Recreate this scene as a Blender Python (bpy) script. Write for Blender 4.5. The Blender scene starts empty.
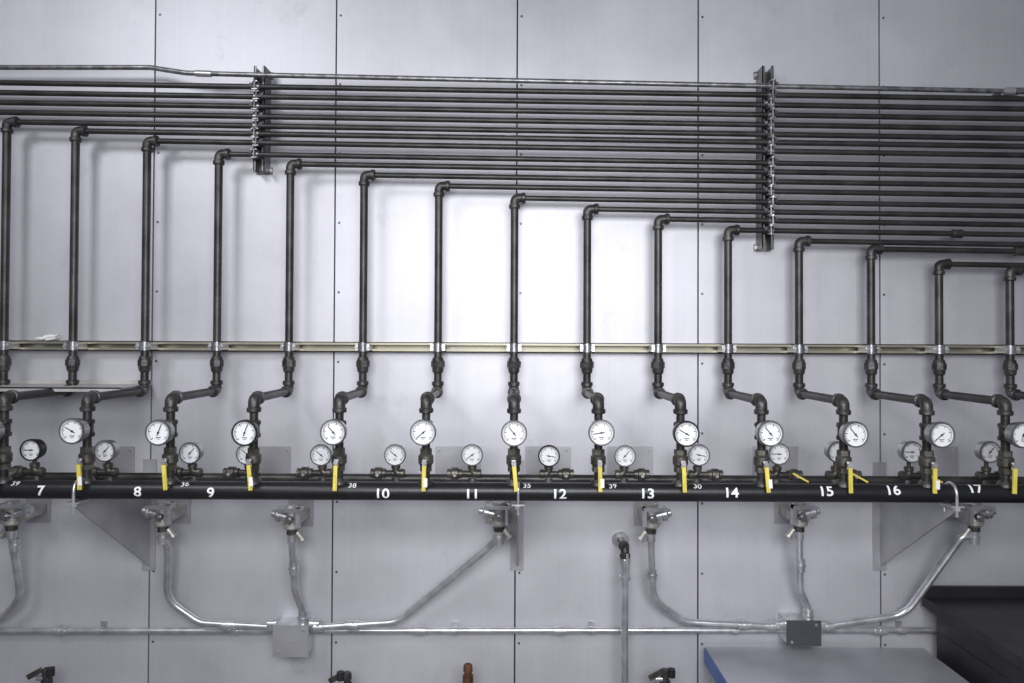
import bpy, bmesh, math, random
from mathutils import Vector, Matrix
random.seed(7)
S=0.0033; D=2.4; ZC=1.8
LENS=D/S/1024*36; F=D/S
PITCH=math.radians(0.8); ROLL=math.radians(0.25)
SHY=-math.tan(PITCH)*LENS/36
scene=bpy.context.scene
RM=Matrix.Rotation(math.pi/2+PITCH,3,'X')@Matrix.Rotation(ROLL,3,'Z')
CAM=Vector((0,-D,ZC))
def W(px,py,d=0.0):
    v=RM@Vector(((px-512)/F,(341.5-py)/F+SHY*1024/F,-1))
    t=(D-d)/v.y
    return CAM+v*t
def sc(d): return S*(D-d)/D

# ---------------- materials
def mat(name,col,metal=0.0,rough=0.5,var=0.0,vscale=8,bump=0.0,bscale=60,col2=None,coat=0):
    m=bpy.data.materials.new(name); m.use_nodes=True
    nt=m.node_tree; b=nt.nodes['Principled BSDF']
    b.inputs['Base Color'].default_value=(*col,1); b.inputs['Metallic'].default_value=metal
    b.inputs['Roughness'].default_value=rough
    if coat: b.inputs['Coat Weight'].default_value=coat
    tc=nt.nodes.new('ShaderNodeTexCoord')
    if var or col2:
        n=nt.nodes.new('ShaderNodeTexNoise'); n.inputs['Scale'].default_value=vscale; n.inputs['Detail'].default_value=6
        nt.links.new(tc.outputs['Object'],n.inputs['Vector'])
        r=nt.nodes.new('ShaderNodeValToRGB')
        c2=col2 or tuple(min(1,c*(1+var)) for c in col)
        c1=col if col2 else tuple(c*(1-var) for c in col)
        r.color_ramp.elements[0].color=(*c1,1); r.color_ramp.elements[1].color=(*c2,1)
        r.color_ramp.elements[0].position=.35; r.color_ramp.elements[1].position=.68
        nt.links.new(n.outputs['Fac'],r.inputs['Fac']); nt.links.new(r.outputs['Color'],b.inputs['Base Color'])
    if bump:
        n=nt.nodes.new('ShaderNodeTexNoise'); n.inputs['Scale'].default_value=bscale
        nt.links.new(tc.outputs['Object'],n.inputs['Vector'])
        bp=nt.nodes.new('ShaderNodeBump'); bp.inputs['Strength'].default_value=bump; bp.inputs['Distance'].default_value=.002
        nt.links.new(n.outputs['Fac'],bp.inputs['Height']); nt.links.new(bp.outputs['Normal'],b.inputs['Normal'])
    return m
STEEL=mat('dark_steel',(.050,.049,.048),.5,.40,.35,14,.3,90)
CAST=mat('cast_iron_fitting',(.066,.062,.060),.55,.42,.4,30,.5,120)
BRASS=mat('tarnished_brass',(.12,.112,.095),.7,.4,.4,30,.3,120)
ZINC=mat('zinc_silver',(.60,.60,.62),.75,.33,.2,25)
CLAMPM=mat('clamp_steel',(.28,.28,.29),.8,.38,.4,40)
STRUT=mat('galvanised_strut',(.17,.17,.17),.7,.42,.25,20)
RAILM=mat('yellow_zinc_rail',(.30,.29,.245),.6,.42,.3,6,col2=(.40,.37,.27))
BLACKP=mat('black_painted_pipe',(.013,.013,.015),.1,.38,.3,10,.2,60)
WHITEP=mat('white_paint',(.85,.85,.86),0,.6)
FACE=mat('dial_white',(.82,.83,.85),0,.35,coat=.4)
INK=mat('dial_ink',(.02,.02,.02),0,.5)
CHROME=mat('gauge_rim_steel',(.36,.36,.37),.9,.28)
RIMB=mat('gauge_case_black',(.03,.03,.03),.3,.35)
YEL=mat('yellow_vinyl',(.72,.60,.10),0,.45,.12,20)
PLATE=mat('plate_metal',(.44,.435,.46),.5,.45,.10,10)
SHELFM=mat('shelf_paint',(.50,.48,.47),.15,.5,.15,12)
BEIGE=mat('cast_aluminium',(.44,.43,.40),.6,.45,.25,30,.4,120)
DARKM=mat('dark_stainless',(.035,.035,.039),.5,.45,.3,8)
BOXD=mat('dark_box_enamel',(.085,.09,.095),.4,.42)
BLUE=mat('blue_enamel',(.05,.12,.36),.1,.4)
RUST=mat('rusty_copper',(.16,.075,.04),.5,.55,.4,30)
CONC=mat('concrete',(.22,.22,.22),0,.8,.25,4)
PAPER=mat('paper',(.85,.85,.83),0,.8)
SEAM=mat('seam_dark',(.04,.04,.045),.2,.6)
SCREW=mat('wall_screw',(.13,.13,.14),.7,.4)
GLUE=mat('tabletop_steel',(.42,.42,.46),.4,.38,.12,6)

def wall_mat():
    m=bpy.data.materials.new('brushed_wall_metal'); m.use_nodes=True; nt=m.node_tree; b=nt.nodes['Principled BSDF']
    N=nt.nodes.new; L=nt.links.new
    tc=N('ShaderNodeTexCoord'); sx=N('ShaderNodeSeparateXYZ'); L(tc.outputs['Object'],sx.inputs[0])
    a=N('ShaderNodeMath'); a.operation='ADD'; a.inputs[1].default_value=X0; L(sx.outputs['X'],a.inputs[0])
    dv=N('ShaderNodeMath'); dv.operation='DIVIDE'; dv.inputs[1].default_value=PW; L(a.outputs[0],dv.inputs[0])
    fl=N('ShaderNodeMath'); fl.operation='FLOOR'; L(dv.outputs[0],fl.inputs[0])
    wn=N('ShaderNodeTexWhiteNoise'); wn.noise_dimensions='1D'; L(fl.outputs[0],wn.inputs['W'])
    n1=N('ShaderNodeTexNoise'); n1.inputs['Scale'].default_value=2.2; n1.inputs['Detail'].default_value=7; n1.inputs['Roughness'].default_value=.58
    L(tc.outputs['Object'],n1.inputs['Vector'])
    mp=N('ShaderNodeMapping'); mp.inputs['Scale'].default_value=(70,1,1.6); L(tc.outputs['Object'],mp.inputs[0])
    n2=N('ShaderNodeTexNoise'); n2.inputs['Scale'].default_value=1.4; n2.inputs['Detail'].default_value=4; L(mp.outputs[0],n2.inputs['Vector'])
    mx=N('ShaderNodeMath'); mx.operation='MULTIPLY_ADD'; mx.inputs[1].default_value=.16; L(n2.outputs['Fac'],mx.inputs[0]); L(n1.outputs['Fac'],mx.inputs[2])
    mx2=N('ShaderNodeMath'); mx2.operation='MULTIPLY_ADD'; mx2.inputs[1].default_value=.12; L(wn.outputs['Value'],mx2.inputs[0]); L(mx.outputs[0],mx2.inputs[2])
    r=N('ShaderNodeValToRGB'); e=r.color_ramp.elements
    e[0].position=.36; e[0].color=(.50,.495,.535,1); e[1].position=.86; e[1].color=(.67,.665,.71,1)
    L(mx2.outputs[0],r.inputs['Fac'])
    n3=N('ShaderNodeTexNoise'); n3.inputs['Scale'].default_value=6; n3.inputs['Detail'].default_value=12; n3.inputs['Roughness'].default_value=.8
    L(tc.outputs['Object'],n3.inputs['Vector'])
    r3=N('ShaderNodeValToRGB'); e=r3.color_ramp.elements; e[0].position=.56; e[0].color=(1,1,1,1); e[1].position=.74; e[1].color=(.50,.50,.50,1)
    L(n3.outputs['Fac'],r3.inputs['Fac'])
    mm=N('ShaderNodeMixRGB'); mm.blend_type='MULTIPLY'; mm.inputs['Fac'].default_value=.42
    L(r.outputs['Color'],mm.inputs[1]); L(r3.outputs['Color'],mm.inputs[2]); L(mm.outputs[0],b.inputs['Base Color'])
    b.inputs['Metallic'].default_value=.42
    rr=N('ShaderNodeMapRange'); rr.inputs['To Min'].default_value=.42; rr.inputs['To Max'].default_value=.56
    L(n1.outputs['Fac'],rr.inputs['Value']); L(rr.outputs[0],b.inputs['Roughness'])
    bp=N('ShaderNodeBump'); bp.inputs['Strength'].default_value=.22; bp.inputs['Distance'].default_value=.006
    L(n1.outputs['Fac'],bp.inputs['Height']); L(bp.outputs[0],b.inputs['Normal'])
    return m

# ---------------- mesh builder
class MB:
    def __init__(s): s.v=[];s.f=[];s.m=[];s.sm=[];s.mats=[]
    def mi(s,m):
        if m not in s.mats: s.mats.append(m)
        return s.mats.index(m)
    def add(s,vs,fs,m,smooth=False):
        o=len(s.v); s.v+= [tuple(x) for x in vs]; k=s.mi(m)
        for f in fs: s.f.append([i+o for i in f]); s.m.append(k); s.sm.append(smooth)
    def box(s,c,size,m,R=None):
        c=Vector(c); h=Vector(size)/2; vs=[]
        for x in(-1,1):
            for y in(-1,1):
                for z in(-1,1):
                    p=Vector((x*h.x,y*h.y,z*h.z))
                    if R: p=R@p
                    vs.append(c+p)
        s.add(vs,[(0,1,3,2),(4,6,7,5),(0,4,5,1),(2,3,7,6),(0,2,6,4),(1,5,7,3)],m)
    def bbox(s,a,b,m):
        a=Vector(a);b=Vector(b); s.box((a+b)/2,[abs(b[i]-a[i]) for i in range(3)],m)
    def frame(s,ax):
        ax=Vector(ax).normalized(); u=ax.orthogonal().normalized()
        if abs(ax.z)<.9: u=ax.cross(Vector((0,0,1))).normalized()
        return ax,u,ax.cross(u)
    def lathe(s,p,ax,prof,m,seg=20,caps=True):
        p=Vector(p); ax,u,w=s.frame(ax)
        def ring(t,r): return [p+ax*t+(u*math.cos(2*math.pi*i/seg)+w*math.sin(2*math.pi*i/seg))*r for i in range(seg)]
        for (t0,r0),(t1,r1) in zip(prof,prof[1:]):
            vs=ring(t0,r0)+ring(t1,r1)
            s.add(vs,[(i,(i+1)%seg,seg+(i+1)%seg,seg+i) for i in range(seg)],m,seg>8)
        if caps:
            for t,r in (prof[0],prof[-1]):
                if r>1e-5: s.add(ring(t,r),[tuple(range(seg))],m)
    def cyl(s,a,b,r,m,seg=20):
        a=Vector(a);b=Vector(b); s.lathe(a,b-a,[(0,r),((b-a).length,r)],m,seg)
    def tube(s,pts,r,m,bend=.04,seg=16):
        pts=[Vector(p) for p in pts]; path=[pts[0]]
        for i in range(1,len(pts)-1):
            a,b,c=pts[i-1:i+2]; d1=(a-b);d2=(c-b); ang=d1.angle(d2)
            if ang>3.1: path.append(b); continue
            t=min(bend/math.tan(ang/2),d1.length*.48,d2.length*.48)
            p0=b+d1.normalized()*t;p2=b+d2.normalized()*t
            for k in range(9):
                q=k/8; path.append(p0*(1-q)**2+b*2*q*(1-q)+p2*q*q)
        path.append(pts[-1])
        tan=(path[1]-path[0]).normalized(); _,u,_2=s.frame(tan); vs=[]
        for i,p in enumerate(path):
            if i==0: t=path[1]-path[0]
            elif i==len(path)-1: t=path[-1]-path[-2]
            else: t=(path[i+1]-path[i]).normalized()+(path[i]-path[i-1]).normalized()
            t.normalize(); u=(u-t*u.dot(t)).normalized(); w=t.cross(u)
            vs+=[p+(u*math.cos(2*math.pi*k/seg)+w*math.sin(2*math.pi*k/seg))*r for k in range(seg)]
        fs=[]
        for i in range(len(path)-1):
            for k in range(seg): fs.append((i*seg+k,i*seg+(k+1)%seg,(i+1)*seg+(k+1)%seg,(i+1)*seg+k))
        s.add(vs,fs,m,True)
        s.add(vs[:seg],[tuple(range(seg))],m); s.add(vs[-seg:],[tuple(range(seg))],m)
    def elbow(s,c,da,db,r,m,L=.034):
        c=Vector(c);da=Vector(da).normalized();db=Vector(db).normalized()
        s.tube([c+da*L,c,c+db*L],r*1.22,m,bend=L*.8,seg=16)
        for d in (da,db): s.lathe(c+d*(L-.011),d,[(0,r*1.25),(.002,r*1.5),(.012,r*1.5),(.014,r*1.3)],m,18)
    def prism(s,poly,off,m):
        poly=[Vector(p) for p in poly]; off=Vector(off); n=len(poly)
        s.add(poly+[p+off for p in poly],[tuple(range(n)),tuple(range(n,2*n))]+[(i,(i+1)%n,n+(i+1)%n,n+i) for i in range(n)],m)
    def make(s,name,parent=None):
        me=bpy.data.meshes.new(name); me.from_pydata(s.v,[],s.f)
        for m in s.mats: me.materials.append(m)
        for p,k,sm in zip(me.polygons,s.m,s.sm): p.material_index=k; p.use_smooth=sm
        bm=bmesh.new(); bm.from_mesh(me); bmesh.ops.recalc_face_normals(bm,faces=bm.faces); bm.to_mesh(me); bm.free()
        o=bpy.data.objects.new(name,me); scene.collection.objects.link(o)
        if parent: o.parent=parent
        return o

# ---------------- wall / floor
seams=[W(152,341).x,W(335,341).x,W(518.5,341).x,W(702,341).x,W(880,341).x]
PW=(seams[-1]-seams[0])/4; X0=-seams[0]+20*PW
WALL=wall_mat()
mb=MB(); x=seams[0]-4*PW
for i in range(12):
    a=x+i*PW+.0026; b=x+(i+1)*PW-.0026
    mb.bbox((a,0,0.0),(b,.012,3.9),WALL)
mb.bbox((x,.012,0),(x+12*PW,.05,3.9),SEAM)
for i in range(0,13):
    xx=x+i*PW
    for k in range(17):
        mb.lathe((xx+.014,0,.12+k*.23),(0,-1,0),[(0,.0042),(.0015,.003)],SCREW,8)
wall=mb.make('wall_back')
mb=MB(); mb.bbox((-3.7,-5,-.05),(3.7,.05,0),CONC); mb.make('floor')

# ---------------- steel pipes
DP=.08; DR=.39; RH=.0088; RV=.0125
XR=[4,73,145,217,289,363,438,514,587,658,728,799,871,939,1010]
ET=[(8,122),(75,131),(148,141),(222,154),(293,164),(366,175),(443,186),(514,198),(588,209),(657,219),(727,230),(798,241),(873,249),(938,264),(1012,270)]
SL=.0164
zm=W(512,491.5,DR).z; RMAIN=.0252
zj=W(512,392,DP).z
lines=[]
risers=[]
for k,(xr,(xe,ye)) in enumerate(zip(XR,ET)):
    mb=MB(); x=W(xr,347,DP).x; ze=W(xe,ye,DP).z
    C=Vector((x,-DP,ze)); R=W(1130,ye+SL*(1130-xe),DP); R=Vector((R.x,-DP,R.z))
    dh=(R-C).normalized()
    lines.append((C,R))
    mb.cyl(C+dh*.03,R,RH,STEEL)
    mb.elbow(C,dh,(0,0,-1),.0118,CAST,.032)
    J=Vector((x,-DP,zj)); mb.cyl(C+Vector((0,0,-.03)),J+Vector((0,0,.03)),RV,STEEL)
    zu=W(512,366,DP).z; r=RV
    mb.lathe((x,-DP,zu+.026),(0,0,-1),[(0,r*1.25),(.008,r*1.45),(.012,r*1.45)],CAST,18)
    mb.lathe((x,-DP,zu+.015),(0,0,-1),[(0,r*1.75),(.02,r*1.75)],CAST,8)
    mb.lathe((x,-DP,zu-.006),(0,0,-1),[(0,r*1.5),(.014,r*1.35),(.018,r*1.05)],CAST,18)
    mb.elbow(J,(0,0,1),(0,-1,0),r,CAST,.03)
    J2=Vector((x,-DR,zj)); mb.cyl(J+Vector((0,-.028,0)),J2+Vector((0,.028,0)),r,STEEL)
    mb.elbow(J2,(0,1,0),(0,0,-1),r*1.05,CAST,.034)
    mb.cyl(J2+Vector((0,0,-.03)),(x,-DR,zm+RMAIN*.8),r*.92,STEEL)
    zt=W(512,430,DR).z
    mb.lathe((x,-DR,zt+.024),(0,0,-1),[(0,r*1.3),(.003,r*1.5),(.011,r*1.5),(.013,r*1.25),(.035,r*1.25),(.037,r*1.5),(.046,r*1.5),(.048,r*1.2)],CAST,18)
    mb.cyl((x,-DR,zt),(x,-DR-.03,zt),r*1.15,CAST,14)
    mb.lathe((x,-DR,zm+RMAIN-.006),(0,0,1),[(0,r*1.9),(.008,r*1.7),(.016,r*1.35)],CAST,18)
    mb.make('steel_gas_pipe'); risers.append((x,zt,k))
upper=[]
for j in range(4):
    y0=122-9.6*(j+1)
    A=W(-90,y0-SL*90-.3*j,DP);B=W(1130,y0+SL*1122-.4*j,DP)
    mb=MB(); mb.cyl(A,B,RH,STEEL); 
    mb.make('steel_header_pipe'); upper.append((A,B))
mb=MB(); zc=[W(-90,67.5,.06),W(150,67.5,.06),W(186,73,.07),W(258,75,.085),W(1130,94,.085)]
mb.tube(zc,.0080,CLAMPM,bend=.06)
mb.lathe(W(196,73.4,.073),(1,0,-.03),[(0,.0105),(.05,.0105)],ZINC,14)
mb.lathe(W(1003,91.2,.085),(1,0,-.02),[(0,.012),(.035,.012)],ZINC,14)
mb.bbox(W(1005,88,.085),W(1013,96,0),ZINC)
mb.make('electrical_conduit')
mb=MB()
for ln,px in ((lines[10],952),(lines[12],1014)):
    X=W(px,240,DP).x; A,B=ln; t=(X-A.x)/(B.x-A.x); p=A+(B-A)*t
    mb.lathe(p,(1,0,-.015),[(0,.012),(.002,.0145),(.008,.0145),(.009,.013),(.022,.013),(.023,.0145),(.03,.0145)],CAST,16)
mb.make('pipe_coupling')

def at(line,x):
    A,B=line; t=(x-A.x)/(B.x-A.x); return A+(B-A)*t
alll=[(l,True) for l in upper]+[(l,True) for l in lines]
condl=(zc[3],zc[4])
def ladder(pxs,ytop,ybot):
    mb=MB(); x=W(pxs,120,.06).x; zt=W(pxs,ytop,.04).z; zb=W(pxs,ybot,.04).z; w=.018
    mb.bbox((x-w,-.0,zb),(x+w,-.003,zt),STRUT)
    for sgn in(-1,1):
        mb.bbox((x+sgn*w,0,zb),(x+sgn*(w-.0028),-.06,zt),STRUT)
        mb.bbox((x+sgn*w,-.057,zb),(x+sgn*(w-.008),-.060,zt),STRUT)
    for z in (zt-.012,zb+.012):
        mb.bbox((x-w*1.5,0,z-.012),(x+w*1.5,-.006,z+.012),STRUT)
        for q in(-1,1): mb.lathe((x+q*w*1.28,-.006,z),(0,-1,0),[(0,.006),(.006,.006)],ZINC,6)
    n=0
    for l,_ in [(condl,1)]+alll:
        if l[0].x>x-.01: continue
        p=at(l,x); n+=1
        if p.z<zb: continue
        sg=1 if n%2 else -1
        mb.lathe(p-Vector((.009,0,0)),(1,0,0),[(0,RH*1.28),(.018,RH*1.28)],CLAMPM,16)
        mb.box(p+Vector((sg*.002,-.012,.0125)),(.018,.016,.003),CLAMPM)
        mb.box(p+Vector((sg*.002,-.012,-.0125)),(.018,.016,.003),CLAMPM)
        mb.cyl(p+Vector((sg*.003,-.017,.016)),p+Vector((sg*.003,-.017,-.016)),.0028,CLAMPM,8)
        mb.lathe(p+Vector((sg*.003,-.017,.012)),(0,0,1),[(0,.0055),(.005,.0055)],CLAMPM,6)
        mb.lathe(p+Vector((sg*.012,-.006,.006)),(sg,0,0),[(0,.0065),(.009,.0055)],CLAMPM,8)
    mb.make('strut_channel')
ladder(259,68,172); ladder(768,68,250)

# ---------------- mid rail
mb=MB(); zr=W(512,347.5,.03).z; a=-2.1;b=2.1; hh=.0160
mb.bbox((a,0,zr-hh),(b,-.003,zr+hh),RAILM)
for sg in(-1,1):
    mb.bbox((a,0,zr+sg*hh),(b,-.041,zr+sg*(hh-.0025)),RAILM)
    mb.bbox((a,-.041,zr+sg*hh),(b,-.0385,zr+sg*(hh-.0095)),RAILM)
for x,zt,k in risers:
    for q in (-1,1):
        mb.lathe((x,-DP,zr-.014),(0,0,1),[(0,RV*1.22),(.028,RV*1.22)],ZINC,18)
        mb.box((x+q*.018,-.066,zr),(.009,.052,.022),ZINC)
        mb.lathe((x+q*.018,-.092,zr),(0,-1,0),[(0,.005),(.006,.005)],ZINC,6)
mb.make('strut_rail')

# ---------------- main manifold
mb=MB(); mb.cyl((-2.0,-DR,zm),(2.0,-DR,zm),RMAIN,BLACKP,40)
main=mb.make('black_manifold_pipe')
def wrap_text(txt,px,py,size,rot=0,bold=.02):
    cu=bpy.data.curves.new('t','FONT'); cu.body=txt; cu.size=size; cu.align_x='CENTER'; cu.align_y='CENTER'; cu.offset=bold*size
    o=bpy.data.objects.new('t',cu); scene.collection.objects.link(o)
    dg=bpy.context.evaluated_depsgraph_get(); me=bpy.data.meshes.new_from_object(o.evaluated_get(dg))
    bpy.data.objects.remove(o)
    bm=bmesh.new(); bm.from_mesh(me)
    bmesh.ops.triangulate(bm,faces=bm.faces[:])
    for i in range(-9,9):
        g=bm.verts[:]+bm.edges[:]+bm.faces[:]
        bmesh.ops.bisect_plane(bm,geom=g,dist=1e-7,plane_co=(0,(i+.37)*.0027,0),plane_no=(0,1,0))
    P=W(px,py,DR+RMAIN*.9); th0=math.asin(max(-.75,min(.75,(P.z-zm)/RMAIN)))
    r=RMAIN+.0009
    for v in bm.verts:
        c,s=math.cos(rot),math.sin(rot); X=v.co.x*c-v.co.y*s; Y=v.co.x*s+v.co.y*c
        th=th0+Y/r; v.co=(P.x+X*1.1,-DR-r*math.cos(th),zm+r*math.sin(th))
    bm.to_mesh(me); bm.free(); me.materials.clear(); me.materials.append(WHITEP)
    ob=bpy.data.objects.new('painted_number_'+txt,me); scene.collection.objects.link(ob); ob.parent=main
for t,px,py in [('7',41,491),('8',138,492),('9',211,493),('10',382,494),('11',472,494.5),('12',559,494.5),('13',647,494),('14',731,493),('15',826,491.5),('16',893,490.5),('17',976,489)]:
    wrap_text(t,px,py,.038,0,.02)
for t,px,py,rt in [('39',14,483,0),('36',184,484,.15),('35',527,486,0),('39',613,485.5,.1),('30',698,487,-.1),('38',352,486,0)]:
    wrap_text(t,px,py,.021,rt,.0)

# ---------------- gauges
def gauge(mb,c,R,needle,rim,ntick=26):
    c=Vector(c)
    mb.lathe(c+Vector((0,.032,0)),(0,-1,0),[(0,R*.55),(.004,R*.9),(.024,R*.92),(.024,R),(.034,R),(.037,R*.95),(.037,R*.87),(.031,R*.86)],rim,36,False)
    mb.lathe(c+Vector((0,.032,0)),(0,-1,0),[(0,R*.55)]*2,rim,36)
    mb.lathe(c,(0,-1,0),[(-.002,R*.87),(0,R*.87)],FACE,36)
    def bar(ang,r0,r1,w,y,m=INK,th=.0006):
        d=Vector((math.sin(ang),0,math.cos(ang))); R3=Matrix.Rotation(ang,3,'Y')
        mb.box(c+d*((r0+r1)/2)+Vector((0,-y,0)),(w,th,abs(r1-r0)),m,R3)
    for i in range(ntick+1):
        ang=math.radians(-135+270*i/ntick); big=i%5==0
        bar(ang,R*(.58 if big else .66),R*.76,R*(.05 if big else .025),.0006)
    for i in range(36):
        ang=math.radians(-135+270*(i+.5)/36); d=Vector((math.sin(ang),0,math.cos(ang)))
        mb.box(c+d*R*.77+Vector((0,-.0005,0)),(R*.118,.0005,R*.018),INK,Matrix.Rotation(ang,3,'Y'))
    bar(needle,-R*.25,R*.62,R*.06,.0018)
    mb.lathe(c+Vector((0,-.0005,0)),(0,-1,0),[(0,R*.08),(.003,R*.07)],INK,14)
    mb.box(c+Vector((0,-.0005,-R*.36)),(R*.40,.0005,R*.05),INK); mb.box(c+Vector((0,-.0005,-R*.48)),(R*.24,.0005,R*.04),INK)
DG=.46
for x,zt,k in risers:
    mb=MB(); RG=.0350
    gauge(mb,(x,-DG,zt+random.uniform(-.003,.003)),RG,math.radians(random.choice([-130,-40,-100,20,-60,60])),RIMB if k in(4,9) else CHROME)
    mb.lathe((x,-DR-.027,zt),(0,-1,0),[(0,.009),(.016,.009)],BRASS,6)
    mb.make('pressure_gauge')
    mb=MB(); zv=W(512,461,DR).z
    mb.lathe((x,-DR,zv+.034),(0,0,-1),[(0,.0175),(.014,.0175)],BRASS,6)
    mb.lathe((x,-DR,zv+.02),(0,0,-1),[(0,.0155),(.006,.021),(.026,.021),(.034,.0155)],BRASS,20)
    mb.lathe((x,-DR,zv-.014),(0,0,-1),[(0,.0175),(.014,.0175)],BRASS,6)
    mb.cyl((x,-DR,zv),(x,-DR-.036,zv),.007,BRASS,12)
    mb.lathe((x,-DR-.036,zv),(0,-1,0),[(0,.007),(.006,.007)],ZINC,6)
    an=random.uniform(-.10,.10); Rr=Matrix.Rotation(an,3,'Y')
    o=Vector((x,-DR-.034,zv))
    mb.box(o+Rr@Vector((0,0,-.003)),(.012,.003,.022),ZINC,Rr)
    mb.box(o+Rr@Vector((0,-.005,-.042)),(.0105,.005,.068),YEL,Rr)
    mb.box(o+Rr@Vector((0,-.0085,-.052)),(.004,.003,.042),YEL,Rr)
    if k%2==0:
        mb.box(o+Rr@Vector((.005,-.011,-.052)),(.010,.0015,.024),WHITEP,Rr)
    mb.make('ball_valve')

# rear branch
DB=.215
mb=MB(); zb=W(512,479,DB).z; mb.cyl((-1.9,-DB,zb),(1.9,-DB,zb),.014,STEEL,20); 
rear=mb.make('rear_branch_pipe')
RX=[(31,450),(105,451),(190,453),(247,454),(321,455),(395,455),(472,455),(549,456),(625,456),(699,455),(779,454),(838,452),(912,452),(990,452)]
for i,(px,py) in enumerate(RX):
    c=W(px,py,DB+.03); mb=MB(); RG=.0325
    gauge(mb,c,RG,math.radians(random.choice([-125,-50,40,-90,100])),RIMB if i in(0,7) else CHROME)
    mb.cyl((c.x,-DB-.012,c.z-RG*.9),(c.x,-DB-.012,zb+.03),.0062,BRASS,12)
    mb.make('small_pressure_gauge')
    mb=MB(); x=c.x; sg=-1 if x<0 else 1
    mb.elbow((x,-DB-.012,zb+.018),(0,0,1),(sg*-1,0,0),.009,BRASS,.024)
    mb.cyl((x-sg*.02,-DB-.012,zb+.018),(x+sg*.075,-DB-.012,zb+.018),.009,CAST,14)
    mb.lathe((x+sg*.03,-DB-.012,zb+.018),(sg,0,0),[(0,.014),(.01,.014),(.012,.018),(.03,.018),(.034,.014),(.044,.014)],BRASS,12)
    mb.cyl((x+sg*.05,-DB-.012,zb+.018),(x+sg*.05,-DB-.045,zb+.018),.005,ZINC,10)
    if i in(1,2,10,11,12):
        mb.box(Vector((x+sg*.058,-DB-.045,zb+.016)),(.052,.003,.005),YEL,Matrix.Rotation(.5,3,'Y') if sg>0 else Matrix.Rotation(-1.2,3,'Y'))
    mb.lathe((x,-DB,zb-.015),(0,0,1),[(0,.02),(.02,.018)],CAST,16)
    mb.make('needle_valve')
for px in (112,268,458,548,630,775,935):
    mb=MB(); c=W(px,463,0)
    mb.bbox((c.x-.075,-.0,c.z-.055),(c.x+.075,-.003,c.z+.055),PLATE)
    for a in(-1,1):
        for b in(-1,1): mb.lathe((c.x+a*.062,-.003,c.z+b*.042),(0,-1,0),[(0,.005),(.003,.004)],ZINC,8)
    mb.make('wall_mounting_plate')

# ---------------- gusset brackets
for px,th in((150,.005),(517,.005),(879,.005)):
    x=W(px,500,0).x; mb=MB(); zt=zm-RMAIN-.003; zbt=W(px,567,0).z
    mb.prism([(x,0,zt),(x,-DR-.03,zt),(x,-DR-.03,zt-.012),(x,0,zbt)],(th,0,0),PLATE)
    mb.bbox((x-.022,0,zbt-.01),(x+.022,-.005,zt+.05),PLATE)
    mb.bbox((x-.018,-.005,zt-.004),(x+.018,-DR-.035,zt),PLATE)
    n=14; r=RMAIN+.004
    pts=[(x,-DR+r*math.cos(a),zm+r*math.sin(a)) for a in [math.pi*i/n for i in range(n+1)]]
    pts=[(x,-DR+r,zt-.03)]+pts+[(x,-DR-r,zt-.03)]
    mb.tube(pts,.0042,ZINC,bend=.002,seg=10)
    for q in(-1,1): mb.lathe((x,-DR+q*r,zt-.004),(0,0,-1),[(0,.010),(.009,.010)],ZINC,6)
    mb.make('gusset_bracket')

# ---------------- left shelf
mb=MB(); p=W(152,384,0); 
mb.bbox((-2.0,-.004,p.z),(p.x,-.19,p.z-.004),SHELFM); mb.bbox((-2.0,-.187,p.z),(p.x,-.19,p.z-.013),SHELFM)
mb.bbox((-2.0,-.004,p.z+.012),(p.x,-.0,p.z-.004),SHELFM)
mb.make('wall_shelf')
mb=MB()
c=W(48,338,.035)
for i in range(9):
    a=c+Vector((random.uniform(-.025,.025),random.uniform(-.006,.006),random.uniform(-.003,.006)))
    mb.box(a,(.030,.018,.003),PAPER,Matrix.Rotation(random.uniform(-.4,.4),3,'Y')@Matrix.Rotation(random.uniform(-.6,.6),3,'X'))
mb.make('crumpled_paper_towel')

# ---------------- conduit fittings below the manifold
def fitting(px,py,d,side):
    mb=MB(); s=sc(d); c=W(px,py,d)
    def o(dx,dy,dz=0): return c+Vector((dx*s,-dz,-dy*s))
    mb.bbox((c.x-13*s,0,c.z+14*s),(c.x+13*s,-.004,c.z-16*s),PLATE)
    mb.bbox((c.x-9*s,-.004,c.z+4*s),(c.x+9*s,-d,c.z-5*s),BEIGE)
    mb.lathe(o(-side*2,-15),(0,0,-1),[(0,6*s),(3*s,8*s),(8*s,8*s),(8*s,6.5*s),(18*s,6.5*s),(18*s,8.5*s),(22*s,8.5*s),(24*s,6*s)],BEIGE,18)
    mb.bbox(o(-11,-13,-.01),o(13,-9.5,.03),ZINC)
    mb.bbox(o(-side*11,-13,.005),o(-side*8,6,.028),ZINC)
    mb.lathe(o(side*3,-3,.0),(side,0,.25),[(0,5*s),(6*s,5*s),(6*s,7*s),(10*s,7*s),(12*s,4*s),(15*s,4*s)],ZINC,12)
    mb.lathe(o(-side*2,-2,.02),(0,-1,0),[(0,4*s),(.012,4*s),(.012,2*s),(.02,2*s)],CHROME,8)
    mb.lathe(o(-side*2,9),(0,0,-1),[(0,5.5*s),(5*s,5.5*s)],CAST,8)
    mb.lathe(o(-side*2,14),(0,0,-1),[(0,4.6*s),(8*s,4.6*s)],ZINC,16)
    mb.lathe(o(-side*7,12),(-side*.6,0,-.8),[(0,3*s),(8*s,3*s),(8*s,4.5*s),(10*s,4.5*s)],BEIGE,10)
    mb.make('conduit_fitting')
    return o(-side*2,20)
F0=fitting(14,516,.12,1); F1=fitting(161,517,.12,-1); F2=fitting(290,520,.12,-1); F3=fitting(497,517,.12,-1)
F4=fitting(653,519,.12,1); F5=fitting(801,517,.12,1); F6=fitting(976,517,.16,1)
CR=.0112
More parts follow.
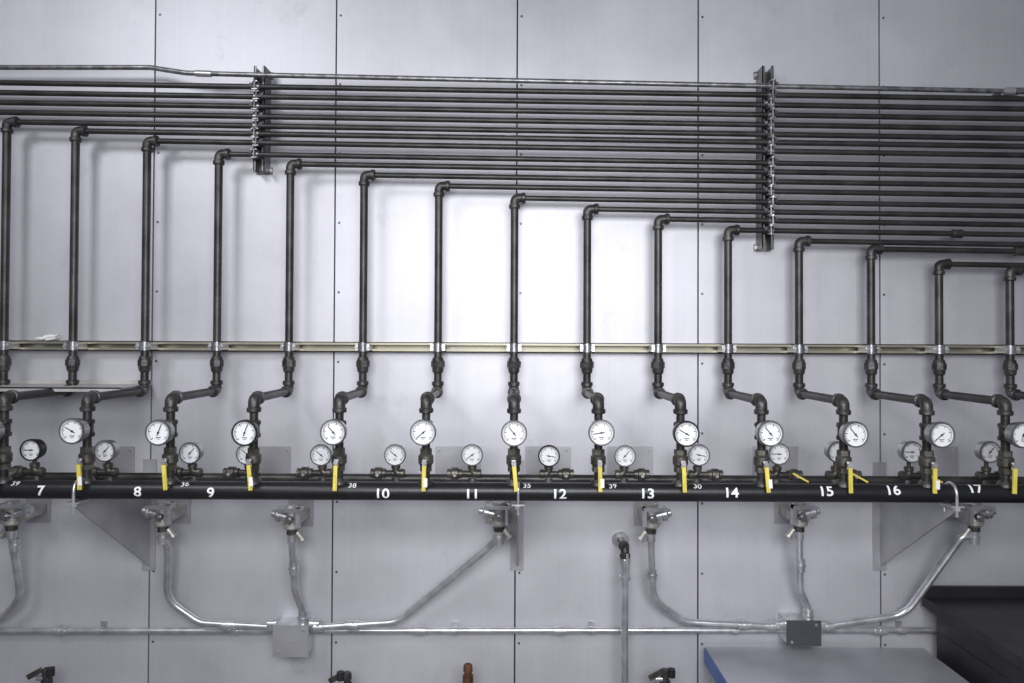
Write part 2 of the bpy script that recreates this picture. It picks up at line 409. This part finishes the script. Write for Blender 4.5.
def conduit(pts,coup=(),r=CR,bend=.11):
    mb=MB(); mb.tube(pts,r,ZINC,bend=bend)
    for p,ax in coup: mb.lathe(Vector(p)-Vector(ax).normalized()*.02,ax,[(0,r*1.35),(.016,r*1.35),(.016,r*1.6),(.024,r*1.6),(.024,r*1.35),(.04,r*1.35)],ZINC,16)
    mb.make('electrical_conduit')
dw=.05
conduit([F1,W(168,548,.10),W(167,600,dw+.02),W(200,623,dw),W(274,627,dw)],[(W(229,625,dw),(1,0,0)),(F1,(0,0,1))],bend=.09)
conduit([F2,W(295,590,dw+.03),W(303,612,dw),W(304,628,dw)],[(W(303,618,dw),(0,0,1)),(W(294,568,dw+.05),(0,0,1))],bend=.05)
conduit([F3,W(488,548,dw+.05),W(398,622,dw),W(306,628,dw)],[(W(352,625,dw),(1,0,0)),(F3,(0,0,1)),(W(316,627,dw),(1,0,0))],bend=.09)
conduit([F4,W(653,600,dw+.02),W(685,622,dw),W(790,627,dw)],[(W(744,625,dw),(1,0,0)),(W(772,626,dw),(1,0,0)),(W(652,575,dw+.04),(0,0,1))])
conduit([F5,W(800,590,dw+.02),W(808,608,dw),W(808,622,dw)],[(W(808,615,dw),(0,0,1)),(W(800,565,dw+.05),(0,0,1))],bend=.05)
conduit([F6,W(962,536,.16),W(905,615,dw),W(818,627,dw)],[(W(826,626,dw),(1,0,0)),(F6,(0,0,1))],bend=.09)
conduit([F0,W(21,598,dw+.02),W(0,621,dw),W(-80,633,dw)],[(W(15,545,.11),(0,0,1))])
A=W(-90,631,.025);B=W(935,630,.025)
conduit([A,B],[(W(q,630.5,.025),(1,0,0)) for q in (60,420,560,880)],r=.0098)
mb=MB()
for px in (100,235,455,592,735,902):
    c=W(px,630.5,.025)
    mb.lathe(c-Vector((.01,0,0)),(1,0,0),[(0,.0125),(.02,.0125)],ZINC,16)
    mb.bbox((c.x-.01,-.001,c.z-.0),(c.x+.01,-.004,c.z+.022),ZINC)
mb.make('conduit_strap')
def jbox(px0,py0,px1,py1,d,m,cover):
    mb=MB(); a=W(px0,py0,d);b=W(px1,py1,d)
    mb.bbox((a.x,-.0,a.z),(b.x,-d+.004,b.z),m)
    mb.bbox((a.x-.004,-d+.004,a.z+.004),(b.x+.004,-d,b.z-.004),cover)
    cx=(a.x+b.x)/2;cz=(a.z+b.z)/2
    for q in(-1,1): mb.lathe((cx+q*(b.x-a.x)*.38,-d,cz+q*(a.z-b.z)*.38),(0,-1,0),[(0,.005),(.003,.004)],ZINC,8)
    mb.lathe((cx,-d,cz),(0,-1,0),[(0,.006),(.002,.006)],cover,12)
    z=W(px0,628,d).z
    for q,xx in((-1,a.x),(1,b.x)): mb.lathe((xx,-.05,z),(q,0,0),[(0,.017),(.012,.017),(.012,.014),(.03,.014)],ZINC,12)
    mb.make('junction_box')
jbox(274,627,307,656,.085,ZINC,PLATE); jbox(788,622,820,645,.085,ZINC,BOXD)

# ---------------- stand pipe with valve
mb=MB(); d=.10; t=W(625,548,d)
mb.cyl((t.x,-d,0),(t.x,-d,t.z-.02),.0112,ZINC)
mb.elbow((t.x,-d,t.z),(0,0,-1),(0,1,0),.0112,CAST,.028)
mb.cyl((t.x,-d+.02,t.z),(t.x,0,t.z),.011,CAST)
mb.lathe((t.x,-.006,t.z),(0,1,0),[(0,.028),(.006,.028)],ZINC,20)
mb.lathe((t.x,-d,t.z-.035),(0,0,-1),[(0,.018),(.012,.018),(.014,.0145),(.05,.0145),(.052,.018),(.064,.018)],ZINC,14)
mb.box((t.x+.004,-d-.02,t.z-.05),(.007,.004,.075),ZINC)
mb.make('standpipe')

# ---------------- stub valves at the bottom
for px,py,m,sgn in((47,668,CAST,1),(347,672,CAST,-1),(468,664,RUST,0),(665,669,CAST,1)):
    mb=MB(); d=.12; t=W(px,py,d)
    mb.cyl((t.x,-d,0),(t.x,-d,t.z-.01),.011,m)
    mb.lathe((t.x,-d,t.z),(0,0,-1),[(0,.010),(.004,.014),(.022,.015),(.022,.012),(.035,.012),(.035,.017),(.06,.017)],m,14)
    if sgn:
        mb.box((t.x-.03,-d-.012,t.z-.012),(.05,.006,.016),BRASS,Matrix.Rotation(-.5,3,'Y'))
        mb.cyl((t.x,-d,t.z-.03),(t.x-.03,-d,t.z-.03),.009,ZINC,10)
        mb.lathe((t.x+.018*sgn,-d-.01,t.z-.02),(0,0,1),[(0,.012),(.025,.012)],DARKM,10)
    mb.make('stub_valve')

# ---------------- steel table and dark counter bottom right
ac=W(922,596,.02)
mb=MB(); a=W(705,647,.03); xr=ac.x-.003; zt=a.z
mb.bbox((a.x,-.03,zt),(xr,-.78,zt-.004),GLUE)
mb.bbox((a.x,-.034,zt-.004),(xr,-.77,zt-.045),GLUE)
mb.bbox((a.x-.003,-.032,zt-.002),(a.x,-.778,zt-.05),BLUE)
for xx in(a.x+.03,xr-.03):
    for yy in(-.07,-.73): mb.cyl((xx,yy,0),(xx,yy,zt-.04),.02,GLUE,14)
mb.bbox((a.x+.02,-.06,.25),(xr-.02,-.74,.27),GLUE)
mb.make('steel_work_table')
mb=MB(); a=ac; zt=a.z
mb.bbox((a.x,-.02,zt),(2.1,-.8,zt-.03),DARKM)
mb.bbox((a.x,-.02,zt+.035),(2.1,-.035,zt-.0),DARKM)
mb.bbox((a.x+.03,-.05,zt-.03),(2.08,-.76,.08),DARKM)
mb.bbox((a.x+.028,-.10,zt-.10),(a.x+.03,-.70,.2),DARKM)
for yy in(-.1,-.7): mb.cyl((a.x+.08,yy,0),(a.x+.08,yy,.1),.02,DARKM,12)
mb.make('dark_steel_counter')

# ---------------- light
def area(name,loc,tgt,size,sy,power,col=(1,1,1),spread=180):
    l=bpy.data.lights.new(name,'AREA'); l.shape='RECTANGLE'; l.size=size; l.size_y=sy; l.energy=power; l.color=col; l.spread=math.radians(spread)
    o=bpy.data.objects.new(name,l); scene.collection.objects.link(o); o.location=loc
    o.rotation_euler=(Vector(tgt)-Vector(loc)).to_track_quat('-Z','Y').to_euler()
area('ceiling_light',(-1.8,-2.3,3.4),(0.2,0,1.4),.8,.6,27,(.96,.975,1))
area('front_fill_light',(.15,-2.8,2.30),(.15,0,1.35),2.0,1.0,36,(.965,.97,1),120)  # added fill behind the camera, brightens middle and lower wall, no actual fixture
w=bpy.data.worlds.new('world'); scene.world=w; w.use_nodes=True
w.node_tree.nodes['Background'].inputs[0].default_value=(.75,.78,.90,1); w.node_tree.nodes['Background'].inputs[1].default_value=.20
scene.view_settings.view_transform='Standard'

cam=bpy.data.cameras.new('camera'); co=bpy.data.objects.new('camera',cam); scene.collection.objects.link(co)
cam.lens=LENS; cam.sensor_width=36; cam.shift_y=SHY; cam.clip_start=.01
co.matrix_world=Matrix.Translation(CAM)@RM.to_4x4()
scene.camera=co
